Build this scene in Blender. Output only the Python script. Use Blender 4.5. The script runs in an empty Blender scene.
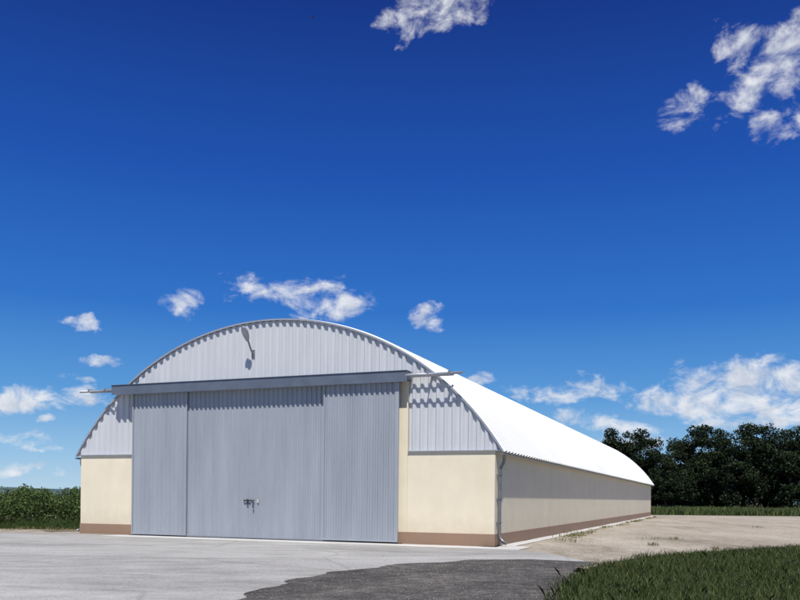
import bpy, bmesh, math, random
import numpy as np
from mathutils import Vector, Matrix, noise
random.seed(7); rng=np.random.default_rng(7)
scene=bpy.context.scene
R=math.radians
F=816.0; EYE=1.6
def W(px,py,z=0.0):
    """ground position estimated from the photo (used once, for survey of the site plan)"""
    hz=498+0.0105*(px-400)
    D=(EYE-z)*F/(py-hz)
    return ((px-400)/F*D, D)

# ---------------------------------------------------------------- materials
def newmat(name):
    m=bpy.data.materials.new(name); m.use_nodes=True
    nt=m.node_tree; b=nt.nodes['Principled BSDF']
    return m,nt,b
def N(nt,t,**k):
    n=nt.nodes.new(t)
    for a,v in k.items(): setattr(n,a,v)
    return n
def ramp(nt,stops,interp='LINEAR'):
    r=nt.nodes.new('ShaderNodeValToRGB'); e=r.color_ramp.elements
    r.color_ramp.interpolation=interp
    e[0].position=stops[0][0]; e[0].color=(*stops[0][1],1)
    e[1].position=stops[-1][0]; e[1].color=(*stops[-1][1],1)
    for p,c in stops[1:-1]:
        x=e.new(p); x.color=(*c,1)
    return r
def noise_n(nt,scale,detail=6,rough=.6,vec=None,dist=0):
    n=nt.nodes.new('ShaderNodeTexNoise'); n.inputs['Scale'].default_value=scale
    n.inputs['Detail'].default_value=detail; n.inputs['Roughness'].default_value=rough
    n.inputs['Distortion'].default_value=dist
    if vec is not None: nt.links.new(vec,n.inputs['Vector'])
    return n
def coords(nt,scale=(1,1,1),rot=0):
    t=nt.nodes.new('ShaderNodeTexCoord'); m=nt.nodes.new('ShaderNodeMapping')
    m.inputs['Scale'].default_value=scale; m.inputs['Rotation'].default_value=(0,0,rot)
    nt.links.new(t.outputs['Object'],m.inputs['Vector']); return m.outputs['Vector']
def mixc(nt,a,b,fac,mode='MIX'):
    m=nt.nodes.new('ShaderNodeMix'); m.data_type='RGBA'; m.blend_type=mode
    for s,v in ((m.inputs[6],a),(m.inputs[7],b),(m.inputs[0],fac)):
        if isinstance(v,(int,float)): s.default_value=v
        elif isinstance(v,tuple): s.default_value=(*v,1)
        else: nt.links.new(v,s)
    return m.outputs[2]
def bump(nt,b,h,strength,dist):
    n=nt.nodes.new('ShaderNodeBump'); n.inputs['Strength'].default_value=strength
    n.inputs['Distance'].default_value=dist
    nt.links.new(h,n.inputs['Height']); nt.links.new(n.outputs[0],b.inputs['Normal'])

def simple(name,c1,c2,scale=2,rough=.6,metal=0,bs=0,bscale=40,stretch=(1,1,1)):
    m,nt,b=newmat(name); v=coords(nt,stretch)
    n=noise_n(nt,scale,5,.65,v); r=ramp(nt,[(.3,c1),(.7,c2)])
    nt.links.new(n.outputs[0],r.inputs[0]); nt.links.new(r.outputs[0],b.inputs['Base Color'])
    b.inputs['Roughness'].default_value=rough; b.inputs['Metallic'].default_value=metal
    if bs:
        n2=noise_n(nt,bscale,4,.6,v); bump(nt,b,n2.outputs[0],bs,.02)
    return m

M={}
M['roof']=simple('white_roof_metal',(.74,.75,.76),(.84,.84,.84),.7,.45,0,stretch=(1,.5,1))
M['gable']=simple('silver_ribbed_metal',(.54,.555,.575),(.62,.635,.655),.6,.42,.05,stretch=(3,1,.5))
M['door']=simple('grey_door_metal',(.30,.33,.37),(.38,.41,.45),.5,.45,.1,stretch=(3,1,.4))
M['trim']=simple('grey_trim_metal',(.34,.36,.40),(.42,.44,.48),1.5,.45,.3)
M['beam']=simple('header_beam_metal',(.12,.145,.19),(.17,.20,.25),1.5,.45,.3)
M['pipe']=simple('zinc_pipe',(.17,.18,.19),(.30,.31,.32),4,.4,.6)
M['dark']=simple('dark_steel',(.04,.04,.045),(.07,.07,.075),4,.5,.3)
M['lampglass']=simple('lamp_glass',(.45,.45,.42),(.6,.6,.55),6,.2,0)

def stucco(name,base,dirt,bscale=90):
    m,nt,b=newmat(name); v=coords(nt)
    n=noise_n(nt,.8,6,.65,v); r=ramp(nt,[(.25,tuple(.90*x for x in base)),(.75,base)])
    nt.links.new(n.outputs[0],r.inputs[0])
    # faint rain streaks
    vs=coords(nt,(1.3,1.3,.30)); ns=noise_n(nt,1.6,6,.65,vs); rs=ramp(nt,[(.35,(.93,.92,.89)),(.6,(1,1,1))]); nt.links.new(ns.outputs[0],rs.inputs[0])
    base_c=mixc(nt,r.outputs[0],rs.outputs[0],.6,'MULTIPLY')
    t=N(nt,'ShaderNodeTexCoord'); s=N(nt,'ShaderNodeSeparateXYZ'); nt.links.new(t.outputs['Object'],s.inputs[0])
    n3=noise_n(nt,3.5,6,.7,v)
    ad=N(nt,'ShaderNodeMath',operation='MULTIPLY_ADD'); nt.links.new(n3.outputs[0],ad.inputs[0]); ad.inputs[1].default_value=-1.3
    nt.links.new(s.outputs[2],ad.inputs[2])
    mr=N(nt,'ShaderNodeMapRange'); mr.inputs[1].default_value=-.5; mr.inputs[2].default_value=.40; mr.inputs[3].default_value=.55; mr.inputs[4].default_value=0
    nt.links.new(ad.outputs[0],mr.inputs[0])
    c=mixc(nt,base_c,dirt,mr.outputs[0]); nt.links.new(c,b.inputs['Base Color'])
    b.inputs['Roughness'].default_value=.9
    n2=noise_n(nt,bscale,3,.6,v); bump(nt,b,n2.outputs[0],.5,.01)
    return m
M['cream']=stucco('cream_stucco',(.84,.755,.575),(.60,.50,.36))
M['plinth']=stucco('brown_plinth',(.36,.22,.145),(.27,.19,.13))

def ground_mat(name,stops,sc=(.12,1.3,18),bs=.6,bd=.03,cracks=None,rough=.95,stretch=(1,1,1),rot=0,speck=None,wts=(.42,.33,.25)):
    m,nt,b=newmat(name); v=coords(nt); v0=coords(nt,stretch,rot) if stretch!=(1,1,1) else v
    a=noise_n(nt,sc[0],5,.6,v0,.6); c=noise_n(nt,sc[1],6,.7,v0); d=noise_n(nt,sc[2],5,.75,v)
    m1=N(nt,'ShaderNodeMath',operation='MULTIPLY_ADD'); nt.links.new(a.outputs[0],m1.inputs[0]); m1.inputs[1].default_value=wts[0]
    m2=N(nt,'ShaderNodeMath',operation='MULTIPLY_ADD'); nt.links.new(c.outputs[0],m2.inputs[0]); m2.inputs[1].default_value=wts[1]
    m3=N(nt,'ShaderNodeMath',operation='MULTIPLY'); nt.links.new(d.outputs[0],m3.inputs[0]); m3.inputs[1].default_value=wts[2]
    nt.links.new(m3.outputs[0],m2.inputs[2]); nt.links.new(m2.outputs[0],m1.inputs[2])
    r=ramp(nt,stops); nt.links.new(m1.outputs[0],r.inputs[0]); col=r.outputs[0]
    if speck:
        vo=N(nt,'ShaderNodeTexVoronoi'); vo.inputs['Scale'].default_value=speck[0]; nt.links.new(v,vo.inputs['Vector'])
        rr=ramp(nt,[(0,(1-speck[1],)*3),(.5,(1,1,1)),(1,(1+speck[1],)*3)])
        nt.links.new(vo.outputs['Color'],rr.inputs[0]); col=mixc(nt,col,rr.outputs[0],1.0,'MULTIPLY')
    if cracks:
        w=noise_n(nt,.9,5,.6,v); wm=mixc(nt,v,w.outputs['Color'],.18)
        vo=N(nt,'ShaderNodeTexVoronoi'); vo.feature='DISTANCE_TO_EDGE'; vo.inputs['Scale'].default_value=cracks[0]
        nt.links.new(wm,vo.inputs['Vector'])
        rr=ramp(nt,[(0,(cracks[1],)*3),(cracks[2],(1,1,1))]); nt.links.new(vo.outputs['Distance'],rr.inputs[0])
        col=mixc(nt,col,rr.outputs[0],1.0,'MULTIPLY')
    nt.links.new(col,b.inputs['Base Color']); b.inputs['Roughness'].default_value=rough
    b.inputs['Specular IOR Level'].default_value=.25
    bump(nt,b,d.outputs[0],bs,bd)
    return m
M['concrete']=ground_mat('concrete_apron',[(.38,(.22,.215,.20)),(.47,(.32,.315,.30)),(.53,(.38,.375,.36)),(.62,(.47,.465,.45))],(.22,1.3,14),.5,.02,cracks=(.22,.80,.010),speck=(40,.2),stretch=(.55,1.3,1),rot=R(12))
M['newconc']=ground_mat('new_concrete',[(.33,(.44,.435,.41)),(.5,(.53,.52,.50)),(.66,(.60,.59,.57))],(.3,1.6,16),.3,.01)
M['asphalt']=ground_mat('asphalt',[(.40,(.050,.047,.044)),(.5,(.095,.090,.083)),(.60,(.20,.185,.165))],(.5,2.6,22),.9,.03,speck=(38,.7),wts=(.30,.35,.35))
M['dirt']=ground_mat('gravel_dirt',[(.38,(.21,.175,.135)),(.46,(.32,.28,.22)),(.52,(.39,.345,.28)),(.62,(.48,.43,.36))],(.16,1.0,12),.9,.04,speck=(22,.35),stretch=(1.8,.5,1),rot=R(22))
M['meadow']=ground_mat('meadow',[(.34,(.035,.050,.018)),(.5,(.055,.07,.028)),(.66,(.12,.115,.05))],(.03,.5,5),.8,.1)
M['soil']=ground_mat('dry_soil',[(.34,(.12,.10,.07)),(.5,(.20,.16,.11)),(.66,(.30,.25,.18))],(.2,1.2,9),.9,.05)

def leafmat(name,dark,lite,trans=.25,rough=.6,mid=None):
    m,nt,b=newmat(name)
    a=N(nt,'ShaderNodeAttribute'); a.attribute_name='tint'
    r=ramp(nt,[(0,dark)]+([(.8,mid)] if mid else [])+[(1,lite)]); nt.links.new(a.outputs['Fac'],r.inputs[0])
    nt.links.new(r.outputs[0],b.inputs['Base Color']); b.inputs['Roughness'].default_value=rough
    b.inputs['Specular IOR Level'].default_value=.2
    if trans:
        tr=N(nt,'ShaderNodeBsdfTranslucent'); nt.links.new(r.outputs[0],tr.inputs[0])
        mx=N(nt,'ShaderNodeMixShader'); mx.inputs[0].default_value=trans
        nt.links.new(b.outputs[0],mx.inputs[1]); nt.links.new(tr.outputs[0],mx.inputs[2])
        nt.links.new(mx.outputs[0],nt.nodes['Material Output'].inputs[0])
    return m
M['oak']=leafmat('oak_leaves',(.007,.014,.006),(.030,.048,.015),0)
M['shrub']=leafmat('shrub_leaves',(.022,.045,.012),(.11,.165,.045),.12)
M['grass']=leafmat('grass_blades',(.018,.034,.009),(.26,.24,.10),.15,mid=(.095,.125,.036))
M['drygrass']=leafmat('dry_weeds',(.08,.10,.03),(.36,.30,.16),0)
M['crop']=leafmat('crop_leaves',(.035,.06,.02),(.12,.15,.05),0)
M['bark']=simple('bark',(.04,.03,.02),(.09,.07,.05),5,.9,0,.8,12)

# ---------------------------------------------------------------- mesh helpers
def obj(name,verts,faces,mat,parent=None,smooth=False):
    me=bpy.data.meshes.new(name); me.from_pydata([tuple(v) for v in verts],[],faces); me.update()
    if mat: me.materials.append(mat)
    if smooth:
        for p in me.polygons: p.use_smooth=True
    o=bpy.data.objects.new(name,me); scene.collection.objects.link(o)
    if parent: o.parent=parent
    return o
def box_vf(x0,x1,y0,y1,z0,z1,off=0):
    v=[(x0,y0,z0),(x1,y0,z0),(x1,y1,z0),(x0,y1,z0),(x0,y0,z1),(x1,y0,z1),(x1,y1,z1),(x0,y1,z1)]
    f=[(0,3,2,1),(4,5,6,7),(0,1,5,4),(1,2,6,5),(2,3,7,6),(3,0,4,7)]
    return v,[tuple(i+off for i in q) for q in f]
def boxes(name,lst,mat,parent=None,bev=0):
    V=[];Fc=[]
    for b in lst:
        v,f=box_vf(*b,off=len(V)); V+=v; Fc+=f
    o=obj(name,V,Fc,mat,parent)
    if bev:
        m=o.modifiers.new('b','BEVEL'); m.width=bev; m.segments=2
    return o
def tube_vf(pts,rad,seg=10,off=0,cap=True):
    V=[];Fc=[]; pts=[Vector(p) for p in pts]; rads=rad if isinstance(rad,(list,tuple)) else [rad]*len(pts)
    up=None
    for i,p in enumerate(pts):
        d=(pts[min(i+1,len(pts)-1)]-pts[max(i-1,0)]).normalized()
        if up is None:
            up=Vector((0,0,1)) if abs(d.z)<.9 else Vector((1,0,0))
        a=d.cross(up).normalized(); up=a.cross(d).normalized()
        for k in range(seg):
            t=2*math.pi*k/seg
            V.append(p+(a*math.cos(t)+up*math.sin(t))*rads[i])
    for i in range(len(pts)-1):
        for k in range(seg):
            k2=(k+1)%seg
            Fc.append((off+i*seg+k,off+i*seg+k2,off+(i+1)*seg+k2,off+(i+1)*seg+k))
    if cap:
        Fc.append(tuple(off+k for k in range(seg))); Fc.append(tuple(off+(len(pts)-1)*seg+k for k in range(seg))[::-1])
    return V,Fc
def tubes(name,lst,mat,parent=None,seg=10):
    V=[];Fc=[]
    for pts,r in lst:
        v,f=tube_vf(pts,r,seg,len(V)); V+=v; Fc+=f
    return obj(name,V,Fc,mat,parent,True)
def empty(name,loc=(0,0,0),rz=0):
    e=bpy.data.objects.new(name,None); e.location=loc; e.rotation_euler=(0,0,rz); scene.collection.objects.link(e); return e

# ---------------------------------------------------------------- hangar
ANG=R(-21.68)
H=empty('aircraft_hangar',(-4.97,30.5,0),ANG)
WALL=8.78; ROOFW=9.05; APEX=8.18; EAVE=3.18; L=62.0
rise=APEX-EAVE; RR=(ROOFW**2+rise**2)/(2*rise); CZ=APEX-RR
TH=math.asin(ROOFW/RR)
def arcz(x,off=0): return CZ+math.sqrt(max((RR-off)**2-x*x,0))
def profile(x0,x1,p,d):
    out=[];n=0
    cyc=[(0,0),(.34,0),(.52,d),(.82,d)]
    while True:
        for f,h in cyc:
            xx=x0+(n+f)*p
            if xx>=x1-1e-6: out.append((x1,out[-1][1])); return out
            out.append((xx,h))
        n+=1
def ribbed(name,x0,x1,z0,zt,y,pitch,depth,mat,jit=0):
    pr=profile(x0,x1,pitch,depth); V=[];Fc=[]
    for x,h in pr:
        t=zt(x) if callable(zt) else zt
        t=max(t,z0+.001)
        V.append((x,y-h,z0)); V.append((x,y-h,t))
    for i in range(len(pr)-1):
        a=2*i; Fc.append((a,a+2,a+3,a+1))
    return obj(name,V,Fc,mat,H)
top=lambda x:arcz(x,.03)
xl=-math.sqrt((RR-.03)**2-(3.23-CZ)**2)
GP,GD=.29,.07
ribbed('gable_cladding_left',xl,-6.05,3.22,top,.01,GP,GD,M['gable'])
ribbed('gable_cladding_centre',-6.05,5.66,5.70,top,.01,GP,GD,M['gable'])
ribbed('gable_cladding_right',5.66,-xl,3.22,top,.01,GP,GD,M['gable'])
ribbed('rear_gable_cladding',xl,-xl,3.22,top,L-.05,.27,.045,M['gable'])
T=.32
boxes('masonry_walls',[(-WALL,-6.08,-.10,-.10+T,.42,3.20),(5.66,WALL,-.10,-.10+T,.42,3.20),
      (5.15,5.655,-.10,.0,.42,5.66),(-6.08+.001,-5.90,-.09,.0,0.0,5.66),
      (-WALL,-WALL+T,-.10+T,L-T,.42,3.20),(WALL-T,WALL,-.10+T,L-T,.42,3.20),(-WALL,WALL,L-T,L,.42,3.20)],M['cream'],H)
P=.02
boxes('plinth',[(-WALL-P,-6.08,-.10-P,-.10+T,0,.417),(5.15,WALL+P,-.10-P,-.10+T,0,.417),
      (-WALL-P,-WALL+T,-.10+T,L-T,0,.417),(WALL-T,WALL+P,-.10+T,L-T,0,.417),(-WALL-P,WALL+P,L-T,L+P,0,.417)],M['plinth'],H)
boxes('wall_flashing',[(-WALL-.03,-6.1,-.17,.0,3.203,3.235),(5.68,WALL+.03,-.17,.0,3.203,3.235)],M['trim'],H)
pr=profile(-.09,L+.1,.44,.075); seg=84; V=[];Fc=[]
for (y,h) in pr:
    for k in range(seg+1):
        t=-TH+2*TH*k/seg
        V.append(((RR+h)*math.sin(t),y,CZ+(RR+h)*math.cos(t)))
for i in range(len(pr)-1):
    for k in range(seg):
        a=i*(seg+1)+k; Fc.append((a,a+1,a+seg+2,a+seg+1))
roof=obj('arched_roof',V,Fc,M['roof'],H)
def archband(name,y0,y1,r0,r1,mat,n=120):
    V=[];Fc=[]
    for k in range(n+1):
        t=-TH+2*TH*k/n
        for r,y in((r0,y0),(r1,y0),(r1,y1),(r0,y1)):
            V.append((r*math.sin(t),y,CZ+r*math.cos(t)))
    for k in range(n):
        a=4*k
        for j in range(4):
            Fc.append((a+j,a+(j+1)%4,a+4+(j+1)%4,a+4+j))
    Fc+= [(0,1,2,3),(4*n+3,4*n+2,4*n+1,4*n)]
    return obj(name,V,Fc,mat,H)
archband('arch_edge_flashing',-.110,-.092,RR-.03,RR+.03,M['trim'])
HY=-.54
boxes('header_beam',[(-6.85,5.78,HY,-.07,5.68,5.93),(-6.85,5.78,HY-.02,HY-.002,5.58,5.95),(-6.85,5.78,HY-.05,-.07,5.953,5.975)],M['beam'],H,.004)
tubes('door_rails',[([(-8.55,HY+.10,5.78),(-6.8,HY+.10,5.78)],.045),([(-8.2,HY+.32,5.78),(-6.8,HY+.32,5.78)],.045),
                    ([(5.7,HY+.02,5.80),(7.75,HY+.02,5.80)],.045),([(5.7,HY+.30,5.80),(7.35,HY+.30,5.80)],.045)],M['trim'],H)
boxes('rail_brackets',[(-8.1,-8.04,HY+.02,.0,5.83,5.88),(-7.3,-7.24,HY+.02,.0,5.83,5.88),
                       (6.5,6.56,HY-.04,.0,5.85,5.90),(7.25,7.31,HY-.04,.0,5.85,5.90)],M['trim'],H)
def door(name,x0,x1,y,z0,z1):
    ribbed(name,x0+.05,x1-.05,z0+.07,z1-.05,y+.015,.20,.045,M['door'])
    boxes(name+'_frame',[(x0,x0+.05,y-.034,y+.02,z0,z1),(x1-.05,x1,y-.034,y+.02,z0,z1),
                         (x0+.05,x1-.05,y-.034,y+.02,z0,z0+.07),(x0+.05,x1-.05,y-.034,y+.02,z1-.05,z1)],M['door'],H)
door('sliding_door_left',-6.02,-3.42,-.27,.06,5.70)
door('sliding_door_middle',-3.50,2.62,-.20,.04,5.67)
door('sliding_door_right',2.52,5.42,-.36,.07,5.70)
boxes('door_latch',[(-.86,-.40,-.262,-.232,1.42,1.47),(-.70,-.64,-.30,-.262,1.30,1.50)],M['dark'],H,.003)
tubes('door_handle',[([(-.42,-.23,1.18),(-.42,-.32,1.20),(-.42,-.32,1.44),(-.42,-.23,1.46)],.014)],M['dark'],H)
boxes('door_lockplate',[(-.28,-.22,-.25,-.225,1.36,1.50)],M['lampglass'],H)
boxes('door_floor_rail',[(-6.1,5.5,-.34,-.125,.016,.035)],M['dark'],H)
lx=-.62
tubes('lamp_arm',[([(lx,.0,6.95),(lx,-.12,6.97),(lx-.0,-.24,7.10),(lx-.02,-.38,7.36),(lx-.02,-.46,7.48)],.032)],M['pipe'],H)
boxes('lamp_wall_plate',[(lx-.06,lx+.06,-.095,-.05,6.80,7.10)],M['pipe'],H,.004)
bm=bmesh.new(); bmesh.ops.create_uvsphere(bm,u_segments=16,v_segments=10,radius=1)
for v in bm.verts:
    v.co.x*=.13*(1-.25*v.co.y); v.co.y*=.34; v.co.z*=.10 if v.co.z>0 else .05
me=bpy.data.meshes.new('lamp_head'); bm.to_mesh(me); bm.free(); me.materials.append(M['trim'])
for p in me.polygons:p.use_smooth=True
lh=bpy.data.objects.new('lamp_head',me); scene.collection.objects.link(lh); lh.parent=H
lh.location=(lx-.02,-.58,7.60); lh.rotation_euler=(R(-48),0,R(8))
def gutter(name,xc,zc,r,sgn):
    V=[];Fc=[];n=10
    for y in (-.12,L+.1):
        for k in range(n+1):
            t=math.pi+math.pi*k/n; V.append((xc+r*math.cos(t),y,zc+r*math.sin(t)))
    for k in range(n): Fc.append((k,k+1,n+2+k,n+1+k))
    Fc.append(tuple(range(n+1))); Fc.append(tuple(range(2*n+1,n,-1)))
    return obj(name,V,Fc,M['pipe'],H,False)
gutter('gutter_right',ROOFW-.03,3.13,.065,1); gutter('gutter_left',-ROOFW+.03,3.13,.065,-1)
gy=.18
for s,nm in ((1,'downpipe_right'),(-1,'downpipe_left')):
    tubes(nm,[([(s*9.02,gy,3.07),(s*9.02,gy,2.90),(s*9.00,gy,2.82),(s*8.91,gy,2.66),(s*8.885,gy,2.56),(s*8.88,gy,2.4),(s*8.88,gy,.42),(s*8.89,gy,.32),(s*8.98,gy-.02,.20),(s*9.14,gy-.05,.11)],.055)],M['pipe'],H,14)
boxes('pipe_clamps',[(8.77,8.95,gy-.07,gy+.07,z,z+.03) for z in (.8,1.6,2.4)],M['pipe'],H)
boxes('eave_strip',[(WALL-.02,ROOFW-.10,-.1,L,3.205,3.225),(-ROOFW+.10,-WALL+.02,-.1,L,3.205,3.225)],M['trim'],H)

def toW(x,y):
    c,s=math.cos(ANG),math.sin(ANG); return (-4.97+c*x-s*y,30.5+s*x+c*y)

# ---------------------------------------------------------------- ground sheets
def sheet(name,pts,z,mat,jit=0,step=.6):
    P=[]
    n=len(pts)
    for i in range(n):
        a=Vector(pts[i]); b=Vector(pts[(i+1)%n]); d=(b-a).length; k=max(1,int(d/step)) if jit and d<120 else 1
        for j in range(k):
            p=a.lerp(b,j/k)
            if jit:
                o=noise.noise_vector(Vector((p.x*.7,p.y*.7,z*900)))*jit+noise.noise_vector(Vector((p.x*2.7,p.y*2.7,z*900)))*jit*.3
                p=p+Vector((o.x,o.y))
            P.append((p.x,p.y,z))
    bm=bmesh.new(); vs=[bm.verts.new(p) for p in P]; f=bm.faces.new(vs)
    bmesh.ops.triangulate(bm,faces=[f]); 
    for f in bm.faces:
        if f.normal.z<0: f.normal_flip()
    me=bpy.data.meshes.new(name); bm.to_mesh(me); bm.free(); me.materials.append(mat)
    o=bpy.data.objects.new(name,me); scene.collection.objects.link(o); return o
S=3000
sheet('ground',[(-S,-S),(S,-S),(S,S),(-S,S)],0,M['meadow'])
sheet('dirt_yard',[(-40,-20),(60,-20),(70,40),(75,86),(60,92),(28.5,91),(20,98),(-2,98),(-30,60),(-45,50)],.004,M['dirt'],.5)
sheet('dry_soil_verge',[(-60,37.5),(-16.5,36.8),(-14.6,34.4),(-13,36),(-9,50),(-14,60),(-60,60)],.008,M['soil'],.35)
conc=[(-60,-20),(30,-20),(7.6,11),W(520,585),W(590,562),W(560,556),W(512,549),toW(9.6,-.6),toW(9.6,0),toW(-9.4,0),(-14.6,33.4),(-18,33.2),(-30,33.6),(-60,36)]
sheet('concrete_apron',conc,.010,M['concrete'],.16)
asp=[(-7,3),(8,3),(4.0,12.0),W(575,572),W(597,562.5),W(540,560),W(470,560.5),W(400,565),W(330,572.5),W(270,587),W(225,602),(-5,8)]
sheet('asphalt_patch',asp,.014,M['asphalt'],.28,.12)
st=[toW(-6.6,-.36),toW(-6.6,-1.5),toW(9.9,-1.5),toW(9.9,-.1),toW(9.9,.6),toW(8.9,.6),toW(8.9,-.36)]
sheet('threshold_slab',st,.016,M['newconc'],.03)
sheet('wall_blind_strip',[toW(8.80,.6),toW(9.35,.6),toW(9.35,L),toW(8.80,L)],.019,M['newconc'],.06)
gp=[(2.0,9.5),(2.3,12.6),W(558,588),W(575,576),W(600,566),W(640,558),W(700,552.5),W(800,546.5),(24,36),(40,40),(45,10),(20,6)]
sheet('lawn',gp,.018,M['meadow'],.25,.25)

def inpoly(x,y,poly):
    r=np.zeros(len(x),bool); n=len(poly)
    for i in range(n):
        x1,y1=poly[i]; x2,y2=poly[(i+1)%n]
        if y1==y2: continue
        c=((y1>y)!=(y2>y))&(x<(x2-x1)*(y-y1)/(y2-y1)+x1); r^=c
    return r
def fastmesh(name,V,nper,kinds,tint,mat,parent=None):
    n=V.shape[0]; me=bpy.data.meshes.new(name)
    me.vertices.add(n*nper); me.vertices.foreach_set('co',V.reshape(-1).astype(np.float32))
    me.loops.add(n*nper); me.loops.foreach_set('vertex_index',np.arange(n*nper,dtype=np.int32))
    me.polygons.add(n); me.polygons.foreach_set('loop_start',np.arange(0,n*nper,nper,dtype=np.int32))
    try: me.polygons.foreach_set('loop_total',np.full(n,nper,dtype=np.int32))
    except Exception: pass
    me.update(calc_edges=True)
    at=me.attributes.new('tint','FLOAT','POINT'); at.data.foreach_set('value',np.repeat(tint,nper).astype(np.float32))
    me.materials.append(mat)
    o=bpy.data.objects.new(name,me); scene.collection.objects.link(o)
    if parent:o.parent=parent
    return o
def lowfreq(x,y,s,seed=0):
    return np.array([noise.fractal(Vector((a*s,b*s,seed)),1.0,2.0,3) for a,b in zip(x,y)])
def blades(name,x,y,h,w,tint,mat,lean=.35,z=.015):
    n=len(x); a=rng.uniform(0,2*math.pi,n); la=rng.uniform(0,2*math.pi,n); l=rng.uniform(.05,lean,n)*h
    V=np.zeros((n,5,3)); cx,sy=np.cos(a)*w/2,np.sin(a)*w/2
    lx_,ly_=np.cos(la)*l,np.sin(la)*l
    V[:,0]=np.stack([x-cx,y-sy,np.full(n,z)],1); V[:,1]=np.stack([x+cx,y+sy,np.full(n,z)],1)
    V[:,2]=np.stack([x+cx*.8+lx_*.35,y+sy*.8+ly_*.35,z+h*.6],1); V[:,3]=np.stack([x+lx_,y+ly_,z+h],1)
    V[:,4]=np.stack([x-cx*.8+lx_*.35,y-sy*.8+ly_*.35,z+h*.6],1)
    return fastmesh(name,V,5,None,tint,mat)
n=360000; x=rng.uniform(1.5,26,n); y=rng.uniform(11,37,n)
ex_=rng.normal(0,.10,n); ey_=rng.normal(0,.14,n)
k=inpoly(x+ex_,y+ey_,gp)&(x<y*.62+1.5); x,y=x[k],y[k]
keep=rng.uniform(0,1,len(x))<np.clip(18/y,.4,1)*.95; x,y=x[keep],y[keep]
lf=lowfreq(x,y,.8,3); lf2=lowfreq(x,y,3.2,9)
keep=(lf+lf2*.6+rng.normal(0,.3,len(x)))>-.70; x,y,lf,lf2=x[keep],y[keep],lf[keep],lf2[keep]
h=(.045+.09*np.clip(lf2+.25,0,1.2)+.08*np.clip(lf+.2,0,1))*rng.uniform(.35,1.6,len(x))
tint=np.clip(.40+.40*lf+.30*lf2+rng.normal(0,.22,len(x)),0,1)
tint=np.where(rng.uniform(0,1,len(x))<.06,rng.uniform(.85,1,len(x)),tint*.85)
blades('lawn_grass',x,y,h,rng.uniform(.006,.014,len(x)),tint,M['grass'],.9)
cxs=[];cys=[]
spots=[(toW(9.5+abs(random.gauss(0,.25)),random.uniform(6,58))) for _ in range(34)]+[W(random.uniform(560,800),random.uniform(519,550)) for _ in range(10)]+[W(random.gauss(575,10),random.gauss(534,4)) for _ in range(12)]+[(random.uniform(-30,-14.5),random.uniform(35,38)) for _ in range(60)]
for sx,sy in spots:
    m_=random.randint(12,50); s=random.uniform(.06,.22)
    cxs.append(rng.normal(sx,s,m_)); cys.append(rng.normal(sy,s,m_))
x=np.concatenate(cxs); y=np.concatenate(cys)
blades('weeds',x,y,rng.uniform(.03,.16,len(x)),rng.uniform(.012,.03,len(x)),np.clip(rng.normal(.35,.3,len(x)),0,1),M['drygrass'],.8)
n=6000; x=rng.uniform(3,45,n); y=rng.uniform(22,70,n)
k=~inpoly(x,y,gp)&~inpoly(x,y,conc); hx=(x+4.97)*math.cos(-ANG)-(y-30.5)*math.sin(-ANG); k&=hx>9.5; x,y=x[k],y[k]
ex=rng.uniform(-3,5,900); ey=rng.uniform(12.5,23,900); x=np.concatenate([x,ex]); y=np.concatenate([y,ey])
s=np.concatenate([rng.uniform(.012,.045,len(x)-900),rng.uniform(.005,.014,900)])
base=np.array([[1,0,0],[0,1,0],[-1,0,0],[0,-1,0],[0,0,.8]])
V=[];Fc=[]
for i in range(len(x)):
    a=rng.uniform(0,6.28); c_,s_=math.cos(a),math.sin(a); o=len(V)
    zb=.003 if i<len(x)-900 else .0145
    for b in base:
        j=rng.uniform(.7,1.3); bx,by=b[0]*c_-b[1]*s_,b[0]*s_+b[1]*c_
        V.append((x[i]+bx*s[i]*j,y[i]+by*s[i]*j,zb+b[2]*s[i]))
    Fc+=[(o,o+1,o+4),(o+1,o+2,o+4),(o+2,o+3,o+4),(o+3,o,o+4)]
obj('gravel',V,Fc,M['dirt'])

# ---------------------------------------------------------------- foliage
def leafquads(c,size):
    n=len(c); d1=rng.normal(size=(n,3)); d1/=np.linalg.norm(d1,axis=1)[:,None]
    d2=np.cross(d1,rng.normal(size=(n,3))); d2/=np.linalg.norm(d2,axis=1)[:,None]
    s=size[:,None]; a=d1*s; b=d2*s*.6
    return np.stack([c-a,c+b,c+a,c-b],1)
def clumps(centres,radii,per,size,flat=.8):
    C=[];T=[]
    for c,r in zip(centres,radii):
        n=int(per*r**1.6); d=rng.normal(size=(n,3)); d/=np.linalg.norm(d,axis=1)[:,None]
        rad=r*rng.uniform(.25,1.0,n)**.45*(1+rng.normal(0,.10,n)); p=d*rad[:,None]; p[:,2]*=flat
        C.append(p+np.array(c)); 
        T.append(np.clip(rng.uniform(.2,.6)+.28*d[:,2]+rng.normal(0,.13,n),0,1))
    C=np.concatenate(C);T=np.concatenate(T)
    return leafquads(C,rng.uniform(.6,1.3,len(C))*size),T
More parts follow.
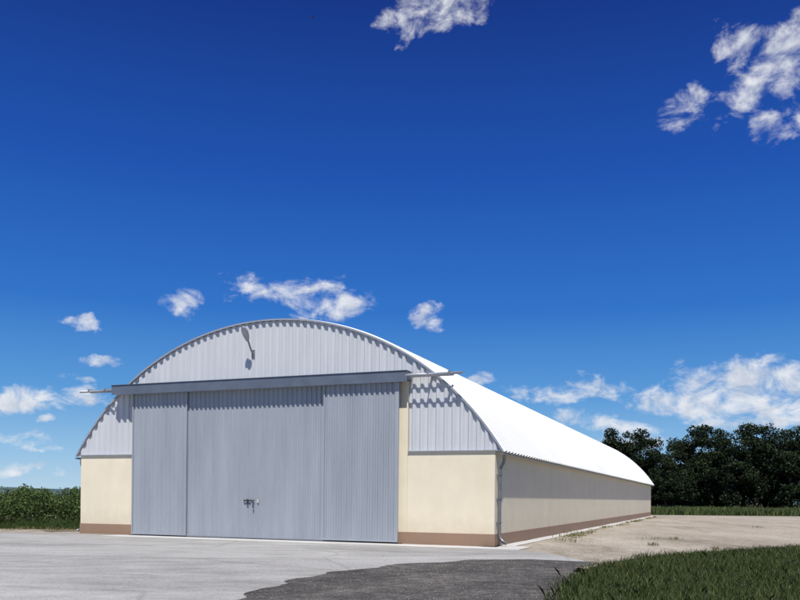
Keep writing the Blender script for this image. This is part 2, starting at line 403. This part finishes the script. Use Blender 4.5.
def tree_mesh(i,h,w):
    e=empty('oak_tree_proto')
    lst=[]; tr=[(0,0,0)];x0=y0=0
    for k in range(1,7):
        x0+=random.gauss(0,.18); y0+=random.gauss(0,.18); tr.append((x0,y0,h*.75*k/6))
    lst.append((tr,[.42*(1-k/7.5) for k in range(7)]))
    cen=[];rad=[]
    for k in range(15):
        s=random.uniform(.22,.7); b=Vector(tr[0]).lerp(Vector(tr[-1]),s)
        a=random.uniform(0,6.28); l=w*random.uniform(.55,.95)*(1-.35*abs(s-.45)); rise_=random.uniform(.15,.5)*l
        e1=b+Vector((math.cos(a)*l*.5,math.sin(a)*l*.5,rise_*.4)); e2=b+Vector((math.cos(a)*l,math.sin(a)*l,rise_))
        lst.append(([b,e1,e2],[.14,.09,.03])); cen.append(tuple(e2)); rad.append(random.uniform(.9,1.7))
        cen.append(tuple(e1+Vector((random.gauss(0,.6),random.gauss(0,.6),random.uniform(0,.8))))); rad.append(random.uniform(.9,1.6))
    for k in range(28):
        a=random.uniform(0,6.28); t=random.uniform(.2,1); zz=h*(.30+.66*t); 
        rr=w*math.sqrt(max(.05,1-((t-.38)/.66)**2))*random.uniform(.35,.95)
        cen.append((math.cos(a)*rr,math.sin(a)*rr,zz-.6)); rad.append(random.uniform(.8,1.6))
    V,T=clumps(cen,rad,135,.20)
    v=[];f=[]
    for pts,r in lst:
        a,b=tube_vf(pts,r,7,len(v)); v+=a;f+=b
    return (v,f,V,T,e)
protos=[]
for i in range(5):
    h=15.5; w=random.uniform(3.8,5.2)
    v,f,V,T,e=tree_mesh(i,h,w)
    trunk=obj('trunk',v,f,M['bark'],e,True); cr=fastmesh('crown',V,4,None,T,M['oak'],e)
    protos.append((trunk.data,cr.data)); 
    for o in (trunk,cr,e): bpy.data.objects.remove(o)
def place_tree(x,y,s,sw=None):
    e=empty('oak_tree',(x,y,0),random.uniform(0,6.28)); sw=sw or s
    e.scale=(sw,sw,s); t,c=random.choice(protos)
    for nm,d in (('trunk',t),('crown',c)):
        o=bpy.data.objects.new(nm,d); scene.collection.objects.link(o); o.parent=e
def tree_px(px,top,D):
    hz=498+.0105*(px-400); ht=EYE+(hz-top)*D/F
    place_tree((px-400)/F*D,D,ht/15.6,max(.75,ht/15.6))
for px,top,D in [(602,440,158),(617,425,156),(633,426,160),(648,434,158),(656,450,170),(672,440,150),(690,423,153),(708,419,158),(727,428,150),(742,422,156),(757,420,152),(775,427,158),(790,424,150),(810,427,155),(832,422,158),(858,426,150),(884,430,156),(912,424,152),(630,446,170),(685,440,172),(720,436,174),(765,436,172),(805,438,170),(590,462,172),(665,456,146)]:
    tree_px(px,top,D)
cen=[];rad=[]
for k in range(260):
    px=random.uniform(590,930); D=random.uniform(146,176); r=random.uniform(1.2,2.4)
    cen.append(((px-400)/F*D,D,r*.6+random.uniform(0,3.2))); rad.append(r)
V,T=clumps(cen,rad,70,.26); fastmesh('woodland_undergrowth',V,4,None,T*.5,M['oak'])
n=46000; y=92+rng.uniform(0,1,n)**1.5*45; x=rng.uniform(24,100,n)*y/100
lf=lowfreq(x,y,.25,5)
h=(.75+.35*lf)*rng.uniform(.5,1.1,n)
blades('tall_field_grass',x,y,h,rng.uniform(.05,.14,n),np.clip(.5+.4*lf+rng.normal(0,.15,n),0,1),M['crop'],.6)
cen=[];rad=[]
for k in range(230):
    y=random.uniform(38.6,62); x=random.uniform(-.66*y-3,-.385*y+.2); r=random.uniform(.3,.8)
    lim=2.0+(y-38)*.006+.35*noise.noise(Vector((x*.5,y*.5,0)))
    cen.append((x,y,random.uniform(.25,lim-r*.8))); rad.append(r)
V,T=clumps(cen,rad,800,.065,.9); fastmesh('shrub_hedge',V,4,None,T,M['shrub'])
n=26000; y=rng.uniform(37.2,40,n); x=rng.uniform(-.62,-.385,n)*y
blades('verge_grass',x,y,rng.uniform(.08,.5,n)*(y-36.6)/3.4+.03,rng.uniform(.015,.035,n),np.clip(rng.normal(.5,.2,n),0,1),M['shrub'],.6)

# ---------------------------------------------------------------- distance
hm=simple('hill_haze_green',(.05,.09,.11),(.09,.13,.15),.01,1)
V=[];Fc=[];n=260
for i in range(n+1):
    a=R(-75+150*i/n); D=1100+60*math.sin(i*.21)
    z=8+4.0*noise.fractal(Vector((i*.05,0,0)),1,2,4)+1.2*noise.noise(Vector((i*.6,3,0)))
    if a<0: z+=2.0
    for dd,zz in ((-120,0),(0,z),(200,0)): V.append(((D+dd)*math.sin(a),(D+dd)*math.cos(a),zz))
for i in range(n):
    for j in (0,1): Fc.append((3*i+j,3*i+3+j,3*i+4+j,3*i+1+j))
obj('distant_hills',V,Fc,hm)
D=70;bx=(308-400)/F*D;bz=EYE+(497-17)*D/F
obj('bird',[(0,-.16,0),(.03,0,.02),(0,.14,0),(-.03,0,.02),(.22,-.02,.07),(.20,.05,.07),(-.22,-.02,.07),(-.20,.05,.07),(0,0,-.03),(.05,.2,0),(-.05,.2,0)],
    [(0,1,8),(0,8,3),(1,2,8),(2,3,8),(0,3,1),(1,3,2),(1,4,5,2),(3,2,7,6),(2,9,10)],M['dark']).location=(bx,D,bz)

# ---------------------------------------------------------------- sky
world=bpy.data.worlds.new('World'); scene.world=world; world.use_nodes=True
nt=world.node_tree; nt.nodes.clear()
SUN_EL=R(60); az=math.atan2(-.0124,-.9996)
sky=N(nt,'ShaderNodeTexSky'); sky.sky_type='NISHITA'; sky.sun_disc=False; sky.sun_elevation=SUN_EL; sky.sun_rotation=az%(2*math.pi)
sky.altitude=300; sky.air_density=1.0; sky.dust_density=.3; sky.ozone_density=1.0
def direction(px,py):
    th=.0105; x=(px-400);y=-(py-498)
    xr=x*math.cos(th)-y*math.sin(th); yr=x*math.sin(th)+y*math.cos(th)
    return Vector((xr,F,yr)).normalized()
def M2(op,a,b=None,c=None,clamp=False):
    m=N(nt,'ShaderNodeMath',operation=op); m.use_clamp=clamp
    for i,v in enumerate((a,b,c)):
        if v is None: continue
        if isinstance(v,(int,float)): m.inputs[i].default_value=v
        else: nt.links.new(v,m.inputs[i])
    return m.outputs[0]
def V2(op,a,b=None,c=None):
    m=N(nt,'ShaderNodeVectorMath',operation=op)
    for i,v in enumerate((a,b,c)):
        if v is None: continue
        if isinstance(v,tuple): m.inputs[i].default_value=v
        else: nt.links.new(v,m.inputs[i])
    return m
tc=N(nt,'ShaderNodeTexCoord'); sp=N(nt,'ShaderNodeSeparateXYZ'); nt.links.new(tc.outputs['Generated'],sp.inputs[0])
azi=M2('ARCTAN2',sp.outputs[0],sp.outputs[1]); ele=M2('ARCSINE',sp.outputs[2])
cb=N(nt,'ShaderNodeCombineXYZ'); nt.links.new(azi,cb.inputs[0]); nt.links.new(ele,cb.inputs[1])
AE=cb.outputs[0]
sc=V2('MULTIPLY',AE,(1,1.45,1)).outputs[0]
wn=noise_n(nt,16,4,.6,sc)
ws=V2('SUBTRACT',wn.outputs['Color'],(.5,.5,.5)).outputs[0]
Pw=V2('MULTIPLY_ADD',ws,(.07,.045,0),AE).outputs[0]
clouds=[(402,24,24,16,.6),(442,4,44,20,.9),
 (688,112,32,24,.6),(738,100,46,20,.55),(775,70,48,34,.75),(724,42,30,18,.6),(790,124,32,16,.9),(802,48,28,36,.7),
 (188,303,26,15,.5),(240,283,26,12,.35),(215,296,34,10,.3),
 (312,297,46,18,.85),(345,306,34,14,.8),(283,292,32,12,.65),(428,316,15,10,1.0),(84,323,16,7,.85),(105,359,30,6,.5),(70,378,20,5,.45),
 (570,392,48,11,1.0),(555,398,30,8,.85),(735,386,68,19,1.1),(780,378,52,18,1.05),(690,402,70,13,1.0),(800,395,60,24,1.1),(605,422,56,12,.8),(765,420,60,11,.9),(640,440,60,9,.5),
 (55,397,46,12,.95),(15,404,32,10,.9),(18,442,34,7,.8),(42,423,10,5,.9),(480,379,14,8,.7),(20,470,70,6,.45),(60,452,30,5,.4)]
cur=None
for px,py,hw,hh,amp in clouds:
    c=direction(px,py); a0=math.atan2(c.x,c.y); e0=math.asin(c.z)
    k=math.cos(math.atan((px-400)/F))**2; 
    aw=hw/F*k; ah=hh/F*math.cos(e0)*math.sqrt(k)
    q=V2('MULTIPLY_ADD',Pw,(1/aw,1/ah,0),(-a0/aw,-e0/ah,0)).outputs[0]
    d=V2('DOT_PRODUCT',q,q).outputs['Value']
    v=M2('MULTIPLY_ADD',d,-.75,amp)
    cur=v if cur is None else M2('SMOOTH_MAX',cur,v,.2)
cur=M2('MAXIMUM',cur,-2.5)
fb=noise_n(nt,24,9,.62,sc,.35)
scu=V2('ADD',sc,(-.005,.016,0)).outputs[0]
fbu=noise_n(nt,24,4,.58,scu,.35)
dens=M2('MULTIPLY_ADD',M2('SUBTRACT',fb.outputs[0],.5),5.2,cur)
al=N(nt,'ShaderNodeMapRange'); al.interpolation_type='SMOOTHSTEP'; al.inputs[1].default_value=-.15; al.inputs[2].default_value=1.5; nt.links.new(dens,al.inputs[0])
rel=M2('SUBTRACT',fbu.outputs[0],fb.outputs[0])
shv=M2('MULTIPLY_ADD',rel,2.6,M2('MULTIPLY_ADD',dens,.26,.08),clamp=True)
ccol=mixc(nt,(8.3,8.5,8.9),(4.6,5.2,6.3),shv)
am=M2('MULTIPLY',al.outputs[0],.93)
def lin(c): return tuple(((x/255+.055)/1.055)**2.4 if x>10 else x/255/12.92 for x in c)
stops=[(0.0,(180,210,232)),(.05,(142,190,229)),(.12,(84,152,216)),(.22,(38,112,200)),(.36,(18,80,176)),(.52,(8,48,134)),(1.0,(6,36,108))]
gr=ramp(nt,[(p,lin(c)) for p,c in stops])
nt.links.new(sp.outputs[2],gr.inputs[0])
g10=V2('MULTIPLY',gr.outputs[0],(10,10,10)).outputs[0]
base_=mixc(nt,sky.outputs[0],g10,.93)
fin=mixc(nt,base_,ccol,am)
bg=N(nt,'ShaderNodeBackground'); bg.inputs[1].default_value=.1; nt.links.new(fin,bg.inputs[0])
wo=N(nt,'ShaderNodeOutputWorld'); nt.links.new(bg.outputs[0],wo.inputs[0])
try:
    world.cycles.sampling_method='MANUAL'; world.cycles.sample_map_resolution=256
except Exception: pass

sd=bpy.data.lights.new('sun','SUN'); sd.energy=5.0; sd.angle=R(.53); sd.color=(1,.965,.91)
so=bpy.data.objects.new('sun',sd); scene.collection.objects.link(so)
dv=Vector((math.sin(az)*math.cos(SUN_EL),math.cos(az)*math.cos(SUN_EL),math.sin(SUN_EL)))
so.rotation_euler=dv.to_track_quat('Z','Y').to_euler(); so.location=(0,-20,40)

cd=bpy.data.cameras.new('camera'); cam=bpy.data.objects.new('camera',cd); scene.collection.objects.link(cam)
cd.sensor_width=36; cd.lens=36*F/800; cd.shift_y=198/800; cd.clip_end=6000
cam.location=(0,0,EYE); cam.rotation_euler=(R(90),-.0105,0)
scene.camera=cam
scene.view_settings.view_transform='Standard'; scene.view_settings.look='None'; scene.view_settings.exposure=0
